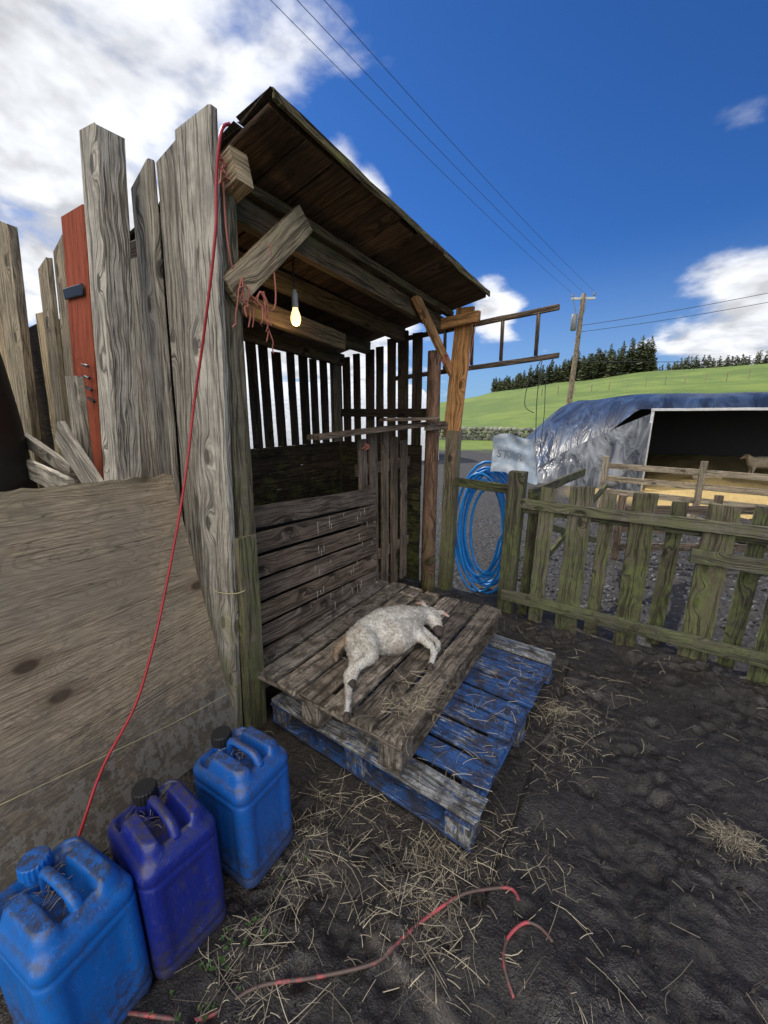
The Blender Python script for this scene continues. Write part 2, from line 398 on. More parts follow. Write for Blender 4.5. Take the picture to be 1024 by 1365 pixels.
for i in range(7): mb.plank((-2.48,2.96,.1+i*.175),(-1.62,2.96,.1+i*.175),.174,.018,(0,0,1))
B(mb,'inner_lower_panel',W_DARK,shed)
mb=MB()
for i in range(7):
    mb.plank((-1.53,1.10,.25+i*.126+.015),(-1.56,2.20,.22+i*.121),.105,.018,(0,0,1),jit=.0015,warp=.006,c=(.25+.7*R(),R(),R()))
mb.plank((-1.58,1.13,.1),(-1.58,1.13,1.06),.07,.05,(0,1,0)); mb.plank((-1.60,2.16,.1),(-1.60,2.16,1.02),.07,.05,(0,1,0))
B(mb,'front_hurdle',W_HURD,shed)
mb=MB()
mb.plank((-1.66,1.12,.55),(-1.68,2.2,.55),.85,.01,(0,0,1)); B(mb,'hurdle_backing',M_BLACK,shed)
mb=MB()
for i,y in enumerate((2.16,2.28,2.41,2.55,2.69)):
    mb.plank((-1.62,y,.15),(-1.63,y+U(-.01,.02),1.33+U(-.05,.06)),.085,.02,(0,1,0))
mb.plank((-1.645,2.1,.45),(-1.645,2.8,.45),.08,.02,(0,0,1)); mb.plank((-1.645,2.1,1.12),(-1.645,2.8,1.12),.08,.02,(0,0,1))
mb.plank((-1.45,2.93,1.425),(-1.66,1.72,1.36),.13,.025,(1,0,0),c=(.8,.5,.5)); mb.plank((-1.38,2.75,1.46),(-1.6,2.35,1.455),.09,.022,(1,0,0),c=(.9,.5,.5))
mb.plank((-1.43,2.70,1.40),(-1.43,3.0,1.40),.06,.05,(0,0,1),c=(.8,.5,.5))
B(mb,'vertical_slat_hurdle',W_HURD,shed)
g=G('white_splash'); WS=g.out((.5,.48,.43),.8)
mb=MB()
for i in range(34):
    y=U(1.55,2.15); zz=.25+random.randrange(1,6)*.124+U(-.03,.045); xx=-1.53-.03*(y-1.1)/1.1+.0125
    mb.plank((xx,y,zz),(xx,y+U(-.004,.004),zz-U(.02,.06)),U(.0015,.004),.002,(0,1,0),ch=.0005,jit=.0003,warp=.001,w1=.001)
B(mb,'splash_marks',WS,shed)
mb=MB()
mb.tube([(-1.62,1.60,2.30),(-1.63,1.60,2.22),(-1.63,1.60,2.10)],.004,n=6,mi=0)
mb.tube([(-1.63,1.60,2.11),(-1.63,1.60,2.09),(-1.63,1.60,2.03),(-1.63,1.60,2.025)],.017,n=14,mi=1,radii=[.006,.015,.017,.016],sub=2)
B(mb,'bulb_cord_and_socket',[M_WIRE,plain('white_socket',(.45,.45,.42),.4)],shed)
mb=MB()
prof=[(.013,2.025),(.014,2.015),(.021,1.998),(.026,1.98),(.026,1.965),(.020,1.947),(.010,1.940),(.001,1.938)]
mb.tube([(-1.63,1.60,z) for r,z in prof],.02,n=18,radii=[r for r,z in prof],sub=3)
g=G('lit_bulb_glass'); g.out((1,.9,.7),.3,**{'Emission__Color':(1,.62,.22),'Emission__Strength':2.6})
B(mb,'bulb',g.m,shed)
pl=bpy.data.lights.new('bulb_light','POINT'); pl.energy=1.5; pl.color=(1,.68,.34); pl.shadow_soft_size=.03
po=bpy.data.objects.new('bulb_light',pl); scene.collection.objects.link(po); po.location=(-1.63,1.60,1.90); po.parent=shed; po.matrix_parent_inverse=Matrix.Translation(shed.location).inverted()
mb=MB()
def tangle(mb,c,n,sx,sz,r=.0035):
    for i in range(n):
        p=Vector(c); pts=[p.copy()]
        for k in range(7):
            p=p+Vector((U(-.012,.016),U(-sx,sx),-abs(U(0,sz)))); pts.append(p.copy())
        mb.tube(pts,r,n=6)
tangle(mb,(-1.37,1.02,2.36),3,.02,.035,.0028); tangle(mb,(-1.37,1.08,2.0),4,.02,.045,.003); tangle(mb,(-1.36,1.15,1.96),5,.02,.045,.0025); tangle(mb,(-1.4,2.9,1.93),3,.02,.03)
mb.tube([(-1.37,1.03,2.28),(-1.36,1.02,2.1),(-1.37,1.06,1.98),(-1.36,1.2,1.90),(-1.37,1.24,2.0),(-1.37,1.22,2.15)],.0035,n=6)
tangle(mb,(-1.6,2.15,1.3),3,.03,.01)
B(mb,'orange_twine',M_TWINE,shed)

# ------------------------------------------------------------------ tall board wall on left
wall=empty('scrap_board_wall',(-2.6,1,0))
mb=MB()
mb.plank((-1.86,.66,-.02),(-1.825,.87,2.48),.13,.10,(1,0,0),ch=.006,cut=(0,-.1),jit=.003,c=(.8,.4,.5))
mb.plank((-2.30,.72,-.02),(-2.26,.80,1.66),.13,.03,(1,0,0),c=(.3,.2,.5)); mb.plank((-2.24,.70,1.42),(-1.9,.70,1.14),.12,.03,(0,0,1),c=(.4,.3,.5))
mb.plank((-2.9,.70,1.22),(-2.1,.66,1.17),.10,.03,(0,0,1),c=(.6,.3,.5)); mb.plank((-2.9,.74,1.36),(-2.3,.74,1.22),.07,.03,(0,0,1),c=(.1,.3,.5))
B(mb,'loose_grey_boards',W_GREY,wall)
mb=MB()
mb.plank((-2.94,.9,-.02),(-2.86,1.06,2.40),.15,.03,(1,0,0),cut=(0,.4)); mb.plank((-3.14,.9,-.02),(-3.09,1.05,2.34),.15,.03,(1,0,0),cut=(0,.3))
mb.plank((-3.62,.85,-.02),(-3.46,1.0,2.62),.22,.05,(1,.1,0),cut=(0,-.3)); mb.plank((-3.34,.97,-.02),(-3.27,1.05,2.1),.14,.03,(1,0,0)); mb.plank((-3.9,.9,-.02),(-3.8,1.0,2.5),.2,.03,(1,0,0))
for i in range(8): mb.plank((-4.2-i*.22,.9+U(-.02,.02),-.02),(-4.2-i*.22,.95,2.3+U(-.2,.2)),.19,.03,(1,0,0))
B(mb,'tan_boards',W_TAN,wall)
mb=MB(); mb.plank((-2.63,.84,-.02),(-2.53,1.02,2.46),.27,.025,(1,0,0),c=(.6,.5,.9)); B(mb,'orange_board',W_RUST,wall)
mb=MB()
mb.plank((-2.66,.965,2.10),(-2.44,.965,2.09),.05,.012,(0,0,1)); 
for k in range(4): mb.plank((-2.50,.93,1.74-k*.055),(-2.36,.90,1.72-k*.055),.012,.012,(0,0,1))
B(mb,'iron_strap_and_spikes',M_BLACK,wall)
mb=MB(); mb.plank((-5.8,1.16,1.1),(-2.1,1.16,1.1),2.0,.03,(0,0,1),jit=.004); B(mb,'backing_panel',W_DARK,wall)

# plywood sheet
g=G('weathered_plywood'); uv=g.n('TexCoord',_o=2); P=g.pos()
wv=g.noise(g.vm('MULTIPLY',uv,(1.1,4.2,1)),1,3,.5,.3)
vk,vc=g.vor2(g.vm('MULTIPLY',uv,(2.3,4.2,1)))
kgate=g.math('GREATER_THAN',vc[0],.42)
kn=g.math('MULTIPLY',g.ss(vk,.0,.42,1,0),kgate)
fld=g.math('ADD',g.math('MULTIPLY',wv,46.0),g.math('MULTIPLY',kn,6.0))
fr=g.math('ABSOLUTE',g.math('SUBTRACT',g.math('FRACT',fld),.5))
line=g.ss(fr,.0,.26,1,0)
fine=g.noise(g.vm('MULTIPLY',uv,(6,150,1)),1,4,.8)
stn=g.noise(P,2.6,4,.75)
col=g.mix(g.ss(fine,.34,.64),(.21,.15,.09),(.50,.39,.25))
col=g.mix(g.math('MULTIPLY',line,g.math('MULTIPLY_ADD',stn,1.0,-.08)),col,(.17,.11,.062))
col=g.mix(g.math('MULTIPLY',g.ss(vk,.05,.10,1,0),kgate),col,(.045,.026,.015))
col=g.mix(g.math('MULTIPLY',g.ss(vk,.10,.22,.45,0),kgate),col,(.12,.075,.04))
col=g.mix(g.ss(stn,.42,.60,0,.5),col,(.22,.185,.135))
cr=g.ss(g.math('ABSOLUTE',g.math('SUBTRACT',g.noise(g.vm('MULTIPLY',uv,(.8,16,1)),1,3,.6),.5)),.001,.008,.6,0)
col=g.mix(cr,col,(.06,.042,.026))
zz=g.xyz(P)[2]
spl=g.noise(g.vm('MULTIPLY',P,(1,2.2,5)),10,4,.85)
gm=g.ss(g.math('ADD',g.n('MapRange',_0=zz,_1=0.05,_2=.95,_3=.32,_4=-.26),spl),.49,.78)
col=g.mix(g.math('MULTIPLY',gm,.8),col,(.10,.087,.07))
wh=g.ss(g.math('ADD',g.noise(g.vm('MULTIPLY',P,(1,34,20)),1,3,.7),g.n('MapRange',_0=zz,_1=0.25,_2=.55,_3=.06,_4=-.3)),.52,.60,0,.6); col=g.mix(wh,col,(.30,.28,.24))
tm=g.ss(g.math('ADD',zz,g.math('MULTIPLY',stn,.5)),1.40,1.62)
col=g.mix(g.math('MULTIPLY',tm,.5),col,(.14,.13,.045))
M_PLY=g.out(col,.8,g.bump(g.math('SUBTRACT',fine,g.math('MULTIPLY',cr,.8)),.6,.004))
mb=MB()
A=Vector((-1.47,.93,.0));Bq=Vector((-1.37,-.32,.0));T0=Vector((-1.60,.835,1.26));T1=Vector((-1.52,-.38,1.30))
nn=Vector((.012,0,.002))
def ply(u,v,off=0):
    p=A.lerp(Bq,u).lerp(T0.lerp(T1,u),v); p=p+Vector((.012*math.sin(u*3)*math.sin(v*3),0,0)); 
    if v>.99: p.z+=.010*noise.noise(Vector((u*30,0,0)))
    return p+nn*off
mb.grid(lambda u,v:ply(1-u,v,.5),60,24,sm=True,us=1.22,vs=1.25)
mb.grid(lambda u,v:ply(u,v,-.5),60,24,sm=True,us=1.22,vs=1.25)
mb.grid(lambda u,v:ply(u,1.0,.5-v),60,1,sm=False,us=1.22,vs=.01)
mb.grid(lambda u,v:ply(0,u,v-.5),24,1,sm=False,us=1.22,vs=.01)
plyo=mb.build('plywood_sheet',M_PLY)
mb=MB()
mb.tube([(-1.43,.13,.40),(-1.405,.40,.37),(-1.40,.65,.33),(-1.41,.885,.30)],.0017,n=6); mb.build('yellow_twine',M_YTW)
mb=MB()
pts=[]
for i in range(13):
    a=i/12*2*math.pi; pts.append((-1.535+.125*math.cos(a),.99+.050*math.sin(a),.73+.012*math.sin(a+1)))
mb.tube(pts,.0025,n=6); mb.build('yellow_twine',M_YTW)
mb=MB()
mb.tube([(-1.3,1.02,2.42),(-1.24,.94,2.34),(-1.27,.93,2.22),(-1.29,.925,2.08),(-1.36,.92,1.88),(-1.44,.915,1.68),(-1.485,.90,1.53),(-1.50,.86,1.33),(-1.50,.80,1.12),(-1.47,.70,.87),(-1.42,.60,.68),(-1.395,.50,.50),(-1.33,.36,.40),(-1.27,.27,.31),(-1.27,.18,.12),(-1.23,.1,.01)],.005,n=8,sub=6)
mb.build('red_cable',M_RED)
mb=MB()
def gp(x,y,o=.003): return (x,y,gh(x,y)+o)
mb.tube([gp(x,y) for x,y in ((-1.05,.12),(-.86,.22),(-.76,.30),(-.69,.41),(-.57,.51),(-.45,.62),(-.42,.70),(-.39,.78),(-.32,.90),(-.25,.97),(-.19,1.01),(-.16,.99))],.0052,n=8,sub=5)
mb.build('pink_hose',M_PINK)
mb=MB(); mb.tube([gp(x,y) for x,y in ((-.11,.77),(-.15,.81),(-.16,.87),(-.13,.93),(-.09,.945),(-.05,.93))],.0048,n=8,sub=5); mb.build('pink_hose',M_PINK)

# ------------------------------------------------------------------ pallets
def pallet(name,cx,cy,z0,rot,LX,LY,nb,mat,H=.14):
    mb=MB(); th=.021
    gap=.022
    wd=(LX-gap*(nb-1))/nb
    for i in range(nb):
        x=-LX/2+wd/2+i*(wd+gap)
        mb.plank((x+U(-.006,.006),-LY/2+U(-.012,.012),H-th/2+U(-.002,.002)),(x+U(-.006,.006),LY/2+U(-.012,.012),H-th/2+U(-.002,.002)),wd*U(.93,1.02),th,(1,0,0),jit=.002,warp=.006,end=.010,ch=.004,c=((R(),R(),(.0 if i in (0,nb-1) else U(.35,1)))))
        for yy in (-LY/2+.05,0,LY/2-.05):
            for k in (-.025,.025):
                mb.tube([(x+k,yy+U(-.01,.01),H-.002),(x+k,yy,H+.0015)],.004,n=6,sub=1,c=(0,0,0))
    for yy in (-LY/2+.05,0,LY/2-.05): mb.plank((-LX/2,yy,H-th*1.5-.001),(LX/2,yy,H-th*1.5-.001),.098,th-.002,(0,1,0),c=(.5,.5,.9))
    for xx in (-LX/2+.055,0,LX/2-.055):
        for yy in (-LY/2+.052,0,LY/2-.052):
            mb.plank((xx,yy,th),(xx,yy,H-th*2-.001),.105,.098,(1,0,0),ch=.005,seg=.5)
        mb.plank((xx,-LY/2,th/2),(xx,LY/2,th/2),.098,th-.001,(1,0,0),c=(.5,.5,.9))
    return mb.build(name,mat,loc=(cx,cy,z0),rot=(0,0,rot))
pb=pallet('blue_wooden_pallet',-.855,1.66,.0,math.radians(-90-1.5),1.20,1.05,9,W_BLUE,H=.145)
pu=pallet('wooden_pallet',-1.115,1.665,.149,math.radians(1.5),.93,1.24,7,W_DECK,H=.15)

# ------------------------------------------------------------------ jerry cans
def jug_mat(name,col):
    g=G(name); P=g.pos(); O=g.obj(); z=g.xyz(O)[2]
    nd=g.noise(P,34,4,.85)
    d=g.ss(g.math('ADD',nd,g.n('MapRange',_0=z,_1=0.0,_2=.24,_3=.32,_4=-.10)),.48,.80)
    nn_=g.noise(g.vm('MULTIPLY',P,(55,55,12)),1,4,.85)
    d2=g.ss(nn_,.50,.68,0,.5)
    up=g.xyz(g.n('NewGeometry',_o=1))[2]
    d3=g.math('MULTIPLY',g.ss(up,.25,.9),g.ss(nd,.36,.60,.15,.9))
    c=g.mix(g.math('MAXIMUM',g.math('MULTIPLY',d,.8),g.math('MAXIMUM',d2,d3)),col,(.045,.04,.036))
    sc=g.ss(g.math('ABSOLUTE',g.math('SUBTRACT',g.noise(g.vm('MULTIPLY',P,(30,30,22)),1,2,.6,1.0),.5)),.0,.010,.30,0); c=g.mix(sc,c,tuple(min(1,x*1.3+.12) for x in col))
    return g.out(c,g.math('MULTIPLY_ADD',d2,.5,.34),g.bump(nn_,.2,.002))
def jug(name,cx,cy,rot,col,W=.26,Dp=.205,H=.44,zb=0):
    par=empty(name,(cx,cy,zb)); par.rotation_euler=(0,0,rot)
    mb=MB()
    def ring(hw,hd,r,k):
        pts=[]; 
        per=[((hw-r),(hd-r),0),(-(hw-r),(hd-r),90),(-(hw-r),-(hd-r),180),((hw-r),-(hd-r),270)]
        for c in range(4):
            x,y,a0=per[c]; nc=9
            for i in range(nc):
                a=math.radians(a0+90*i/(nc-1)); pts.append((x+r*math.cos(a),y+r*math.sin(a)))
            x2,y2,a2=per[(c+1)%4]; e=(x2+r*math.cos(math.radians(a2)),y2+r*math.sin(math.radians(a2)))
            s=pts[-1]
            for i in range(1,16): t=i/16; pts.append((s[0]+(e[0]-s[0])*t,s[1]+(e[1]-s[1])*t))
        return pts
    def inset(z):
        i=0
        if z<.02: i=.012*(1-(z/.02))**2
        for zc in (.05,.345): i=max(i,.0045*math.exp(-((z-zc)/.006)**2))
        if z>.37: t=(z-.37)/(.03); i=max(i,.016*t*t)
        return i
    zs=[0,.004,.01,.02,.035,.044,.05,.056,.065,.072,.082,.1,.14,.18,.22,.26,.30,.314,.324,.333,.339,.345,.351,.36,.375,.385,.395,.40]
    rows=[]
    def panel(x,y,z):
        fz=min(1,max(0,(z-.07)/.012))*min(1,max(0,(.325-z)/.012))
        px=min(1,max(0,(W/2-.045-abs(x))/.012)); py=min(1,max(0,(Dp/2-.04-abs(y))/.012))
        if abs(abs(y)-Dp/2)<.02:
            q=fz*px*(1-.9*math.exp(-(abs(x)/.008)**2)); return 0,-math.copysign(.006*q,y)
        if abs(abs(x)-W/2)<.02: return -math.copysign(.006*fz*py,x),0
        return 0,0
    for z0 in zs:
        z=z0*H/.44; i=inset(z0); row=[]
        for (x,y) in ring(W/2-i,Dp/2-i,.034,0):
            dx,dy=panel(x,y,z0); row.append((x+dx,y+dy,z))
        rows.append(row)
    top=zs[-1]*H/.44
    def hmap(x,y,s):
        sh=min(1,max(0,(abs(y)-.028)/.016)); sh=sh*sh*(3-2*sh)
        ex=min(1,max(0,(x-.070)/.02)); ex=ex*ex*(3-2*ex)
        ew=min(1,max(0,(-.035-x)/.02)); ew=ew*ew*(3-2*ew)
        hgt=max(sh*(1-.8*ew),ex*.7)
        edge=min(1,(1-s)/.18); edge=1-(1-edge)**2
        return top+edge*(.040*hgt-.034*(1-hgt))
    last=rows[-1]
    for k in range(1,25):
        s=1-k/24.0; s=max(s,.02)
        rows.append([(x*s,y*s,hmap(x*s,y*s,s)) for (x,y,_) in last])
    n=len(rows[0])
    for r_ in rows:
        for p in r_: mb.v.append(Vector(p))
    for i in range(len(rows)-1):
        for j in range(n):
            j2=(j+1)%n; mb.face((i*n+j,i*n+j2,(i+1)*n+j2,(i+1)*n+j),[(0,0)]*4,(.5,.5,.5),True)
    mb.face(tuple(range(n-1,-1,-1)),[(0,0)]*n,(.5,.5,.5)); mb.face(tuple((len(rows)-1)*n+j for j in range(n)),[(0,0)]*n,(.5,.5,.5),True)
    m=jug_mat(name+'_plastic',col)
    mb.build('body',m,par)
    mb=MB(); t=top
    mb.tube([(-.048,0,t-.03),(-.046,0,t+.015),(-.032,0,t+.040),(.03,0,t+.042),(.07,0,t+.036),(.09,0,t+.005)],.013,n=12,radii=[.014,.013,.012,.012,.013,.016],sub=4)
    mb.build('handle',m,par)
    mb=MB(); mb.tube([(-.090,0,t-.03),(-.090,0,t+.02)],.026,n=24,sub=1)
    mb.build('neck',m,par)
    mb=MB(); nr=40
    b=len(mb.v)
    for z,ra in ((t+.012,.033),(t+.014,.034),(t+.044,.033),(t+.048,.030)):
        for j in range(nr):
            a=2*math.pi*j/nr; q=ra*(1 if j%2 else .94) if z<t+.046 else ra
            mb.v.append(Vector((-.090+q*math.cos(a),q*math.sin(a),z)))
    for i in range(3):
        for j in range(nr):
            j2=(j+1)%nr; mb.face((b+i*nr+j,b+i*nr+j2,b+(i+1)*nr+j2,b+(i+1)*nr+j),[(0,0)]*4,(.5,.5,.5),False)
    mb.face(tuple(b+3*nr+j for j in range(nr)),[(0,0)]*nr,(.5,.5,.5))
    mb.build('cap',jug_mat(name+'_cap',col) if col[1]>.125 else M_BLACK,par)
    return par
jug('blue_jerry_can',-1.035,.145,math.radians(8),(.005,.130,.48),W=.27,Dp=.215,H=.435)
jug('blue_jerry_can',-1.01,.375,math.radians(-3),(.009,.020,.21),W=.25,Dp=.205,H=.435)
jug('blue_jerry_can',-1.005,.635,math.radians(4),(.008,.095,.38),W=.25,Dp=.215,H=.435)

# ------------------------------------------------------------------ animals
def animal(name,chains,voxel,wool,colfn,strands=0,slen=.01,loc=(0,0,0),rot=(0,0,0),mat=None,scale=1):
    bm=bmesh.new()
    for ch in chains:
        for (p,r),(q,s) in zip(ch,ch[1:]):
            p=Vector(p);q=Vector(q);L=(q-p).length; n=max(1,int(L/(min(r,s)*.35)))
            for i in range(n+1):
                t=i/n; rr=r+(s-r)*t
                bmesh.ops.create_icosphere(bm,subdivisions=2,radius=rr,matrix=Matrix.Translation(p.lerp(q,t)))
    me=bpy.data.meshes.new(name); bm.to_mesh(me); bm.free()
    o=bpy.data.objects.new(name,me); scene.collection.objects.link(o)
    md=o.modifiers.new('r','REMESH'); md.mode='VOXEL'; md.voxel_size=voxel
    ms=o.modifiers.new('s','SMOOTH'); ms.iterations=6; ms.factor=.5
    dg=bpy.context.evaluated_depsgraph_get(); m2=bpy.data.meshes.new_from_object(o.evaluated_get(dg))
    o.modifiers.clear(); o.data=m2; m2.name=name
    ca=m2.color_attributes.new('rnd','FLOAT_COLOR','POINT')
    ns=[v.normal.copy() for v in m2.vertices]
    for i,v in enumerate(m2.vertices):
        c,wf=colfn(v.co,ns[i]); ca.data[i].color=(*c,1)
        k=noise.noise(v.co*60)*.6+noise.noise(v.co*130)*.6
        d=noise.voronoi(v.co*75)[0][0]
        v.co+=ns[i]*wool*wf*(k*.5+(.5-d)*1.2)
    for p in m2.polygons: p.use_smooth=True
    m2.materials.clear(); m2.materials.append(mat)
    o.location=loc;o.rotation_euler=rot;o.scale=(scale,)*3
    if strands:
        V=m2.vertices; mb=MB()
        for i in range(strands):
            k=random.randrange(len(V)); p=V[k].co; c,wf=colfn(p,ns[k])
            if wf<.3: continue
            nr=ns[k]; t=nr.cross(Vector((U(-1,1),U(-1,1),U(-1,1)))).normalized(); L=slen*U(.5,1.2)*wf
            a=p-nr*.001; b=p+nr*L*.6+t*L*.3; cc=p+nr*L*.55+t*L*1.0; e=p+nr*L*.2+t*L*1.2; sd=nr.cross(t)*.0009
            q=len(mb.v)
            for x in (a,b,cc,e): mb.v.append(x-sd); mb.v.append(x+sd)
            kk=U(.55,1.2); c=tuple(min(1,x*kk) for x in c)
            for s_ in range(3): mb.face((q+s_*2,q+s_*2+1,q+s_*2+3,q+s_*2+2),[(0,0)]*4,c)
        so_=mb.build('wool_curls',mat); so_.parent=o
    return o
g=G('wool_and_skin'); at=g.attr('rnd'); P=g.obj(); 
spk=g.ss(g.noise(P,115,2,.7),.54,.65,0,.65); spk2=g.ss(g.noise(P,16,4,.65),.44,.68,0,.6)
c=g.mix(g.math('MULTIPLY',spk,1.0),at.outputs['Color'],g.mix(1.0,at.outputs['Color'],(.26,.23,.20),'MULTIPLY'))
c=g.mix(spk2,c,g.mix(1.0,at.outputs['Color'],(.55,.48,.40),'MULTIPLY'))
M_WOOL=g.out(c,.85,g.bump(g.noise(P,170,2),.5,.002),**{'Specular__IOR__Level':.2})
body=[((-1.13,1.42,.375),.060),((-1.11,1.49,.386),.080),((-1.07,1.58,.395),.098),((-1.03,1.67,.390),.092),((-1.0,1.75,.38),.074)]
belly=[((-1.05,1.48,.365),.066),((-.985,1.56,.372),.092),((-.96,1.66,.365),.076)]
neck=[((-1.0,1.75,.38),.066),((-.98,1.83,.372),.050),((-.95,1.88,.365),.044)]
head=[((-.95,1.875,.362),.045),((-.905,1.855,.350),.042),((-.865,1.815,.338),.031),((-.842,1.782,.331),.025)]
thighU=[((-1.10,1.44,.40),.062),((-1.03,1.395,.395),.048),((-.985,1.355,.375),.031),((-1.01,1.27,.352),.020),((-.985,1.215,.336),.0155),((-.965,1.185,.328),.016)]
thighL=[((-1.12,1.41,.35),.055),((-1.04,1.32,.338),.038),((-1.02,1.22,.330),.022),((-.945,1.13,.322),.0165),((-.895,1.06,.319),.0145),((-.872,1.025,.318),.0165)]
foreU=[((-.98,1.70,.385),.045),((-.90,1.65,.372),.031),((-.82,1.635,.345),.020),((-.775,1.60,.333),.0165),((-.755,1.53,.325),.0135),((-.745,1.495,.32),.016)]
foreL=[((-.97,1.74,.345),.040),((-.88,1.72,.335),.026),((-.81,1.705,.322),.019),((-.785,1.655,.32),.015),((-.80,1.61,.318),.015)]
tail=[((-1.17,1.39,.375),.024),((-1.185,1.345,.355),.016),((-1.17,1.305,.335),.012),((-1.15,1.285,.325),.009)]
ear1=[((-.975,1.885,.395),.015),((-1.01,1.90,.412),.014),((-1.045,1.885,.408),.007)]
ear2=[((-.925,1.895,.38),.014),((-.885,1.925,.377),.013),((-.85,1.925,.365),.007)]
hoofs=[Vector(c[-1][0]) for c in (thighU,thighL,foreU,foreL)]
def lamb_col(p,n):
    c=(.63,.60,.545); wf=1
    for h in hoofs:
        d=(p-h).length
        if d<.028: return (.07,.055,.045),.0
        if d<.13: wf=min(wf,.55)
    dt=min((p-Vector(t[0])).length for t in tail)
    if dt<.032: c=(.36,.28,.20)
    if p.y<1.43 and p.x<-1.08 : c=tuple(a*.75+b*.25 for a,b in zip(c,(.3,.2,.12)))
    for e in (ear1,ear2):
        if (p-Vector(e[-1][0])).length<.04: c=(.50,.33,.29); wf=.2
    dm=(p-Vector(head[-1][0])).length
    if dm<.045: c=(.09,.07,.065); wf=.0
    elif dm<.10: wf=.4
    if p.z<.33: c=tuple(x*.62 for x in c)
    db=(p-Vector((-.93,1.50,.36))).length
    if db<.04: c=(.50,.43,.38); wf*=.6
    return c,wf
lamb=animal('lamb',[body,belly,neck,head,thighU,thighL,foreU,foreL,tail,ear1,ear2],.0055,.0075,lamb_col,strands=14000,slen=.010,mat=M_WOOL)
for v in lamb.data.vertices:
    if v.co.z<.302: v.co.z=.302
def sheep_col(p,n):
    c=(.50,.42,.30)
    if p.x>.36: c=(.30,.22,.15)
    if p.z<.05: c=(.08,.06,.05)
    return c,1
sh=[[((-.25,0,.42),.15),((0,0,.44),.17),((.2,0,.43),.15)],[((.2,0,.45),.12),((.33,0,.56),.075),((.38,0,.60),.065)],[((.38,0,.60),.065),((.47,0,.55),.04),((.5,0,.53),.033)],
 [((.38,.05,.62),.02),((.38,.12,.61),.012)],[((.38,-.05,.62),.02),((.38,-.12,.61),.012)],[((-.36,0,.42),.035),((-.39,0,.3),.025)]]
for x,y in ((-.24,.08),(-.24,-.08)): sh.append([((x,y,.36),.09),((x-.03,y,.24),.045),((x-.06,y,.17),.028),((x-.03,y,.03),.024)])
for x,y in ((.2,.07),(.2,-.07)): sh.append([((x,y,.36),.07),((x,y,.2),.032),((x+.01,y,.03),.024)])
animal('sheep',sh,.02,.015,sheep_col,loc=(1.95,11.6,.12),rot=(0,0,math.radians(200)),mat=M_WOOL,scale=.8)
sl=[[((-.25,0,.14),.13),((0,0,.16),.15),((.2,0,.15),.13)],[((.2,0,.17),.10),((.33,0,.22),.06),((.40,.03,.20),.05),((.47,.05,.17),.033)],[((-.2,.08,.1),.07),((.0,.2,.04),.03),((.1,.22,.03),.024)],[((.2,.1,.1),.05),((.33,.18,.04),.025)],[((.36,.06,.26),.02),((.34,.12,.26),.012)]]
animal('sheep',sl,.02,.015,sheep_col,loc=(1.0,10.6,.1),rot=(0,0,math.radians(20)),mat=M_WOOL,scale=.8)
animal('sheep',sl,.02,.015,sheep_col,loc=(2.3,10.4,.1),rot=(0,0,math.radians(160)),mat=M_WOOL,scale=.75)

# ------------------------------------------------------------------ picket fence
fence=empty('picket_fence',(.5,2.9,0))
mb=MB()
YF=2.86
mb.plank((-.78,YF+.03,.835),(3.9,YF+.03,.835),.075,.035,(0,0,1)); mb.plank((-.82,YF-.03,.155),(3.9,YF-.03,.135),.08,.035,(0,0,1))
pk=[(-.66,.07,.93),(-.555,.10,1.0),(-.365,.145,1.03),(-.19,.08,.99),(.0,.13,1.02),(.165,.08,.98),(.36,.145,1.0),(.54,.085,1.0),(.70,.13,1.02)]
x=.88
while x<3.9: pk.append((x,U(.09,.14),U(.97,1.04))); x+=U(.16,.2)
for i,(x,w_,h) in enumerate(pk):
    back=(w_<.1)
    mb.plank((x+U(-.02,.01),YF+(.06 if back else 0),-.06),(x+U(-.01,.01),YF+(.06 if back else -.002),h),w_,.02,(1,0,0),jit=.003,cut=(0,U(-.15,.15)),end=.008)
B(mb,'pickets_and_rails',W_FENCE,fence)
mb=MB(); mb.plank((.26,YF-.025,.69),(3.5,YF-.025,.66),.085,.022,(0,0,1)); mb.plank((-.74,YF-.022,.875),(3.5,YF-.022,.865),.07,.022,(0,0,1)); B(mb,'front_rails',W_FENCE,fence)
mb=MB(); mb.plank((-.80,YF+.02,-.1),(-.785,YF+.02,1.09),.115,.10,(1,0,0),ch=.006,jit=.003); mb.plank((-1.3,YF+.1,.96),(-.8,YF+.06,.95),.07,.03,(0,0,1))
mb.plank((-.70,YF+.06,.93),(-.55,YF+1.5,.93),.07,.03,(0,0,1))
mb.plank((-.60,YF+.35,-.05),(-.60,YF+.35,.9),.08,.03,(0,1,0))
mb.plank((-.68,YF+.1,.72),(-.35,YF+1.5,.25),.05,.03,(0,0,1)); mb.plank((-.62,YF+.2,.35),(-.35,YF+1.6,.8),.05,.03,(0,0,1))
B(mb,'gate_post',W_FENCE,fence)
g=G('feed_sack_plastic'); P=g.pos(); sn=g.noise(P,16,3)
M_SACK=g.out(g.mix(g.ss(sn,.4,.7),(.33,.41,.51),(.56,.60,.65)),.4,g.bump(sn,.6,.012))
mb=MB()
def sack(u,v):
    x=-1.05+.30*u+.05*(1-v)*u+.02; z=1.06+.27*v+.02*math.sin(u*5); y=3.0+.02*noise.noise(Vector((u*4,v*4,1)))+.02*math.sin(v*3)
    return (x,y,z-.05*u*(1-v))
mb.grid(sack,24,24); mb.grid(lambda u,v:(lambda p:(p[0],p[1]+.035+.02*math.sin(u*3.1)*math.sin(v*3.1),p[2]))(sack(1-u,v)),24,24)
sk=empty('feed_sack',(-.9,3,1)); B(mb,'bag',M_SACK,sk)
tc=bpy.data.curves.new('print','FONT'); tc.body='STAR'; tc.size=.085; tc.extrude=.0005
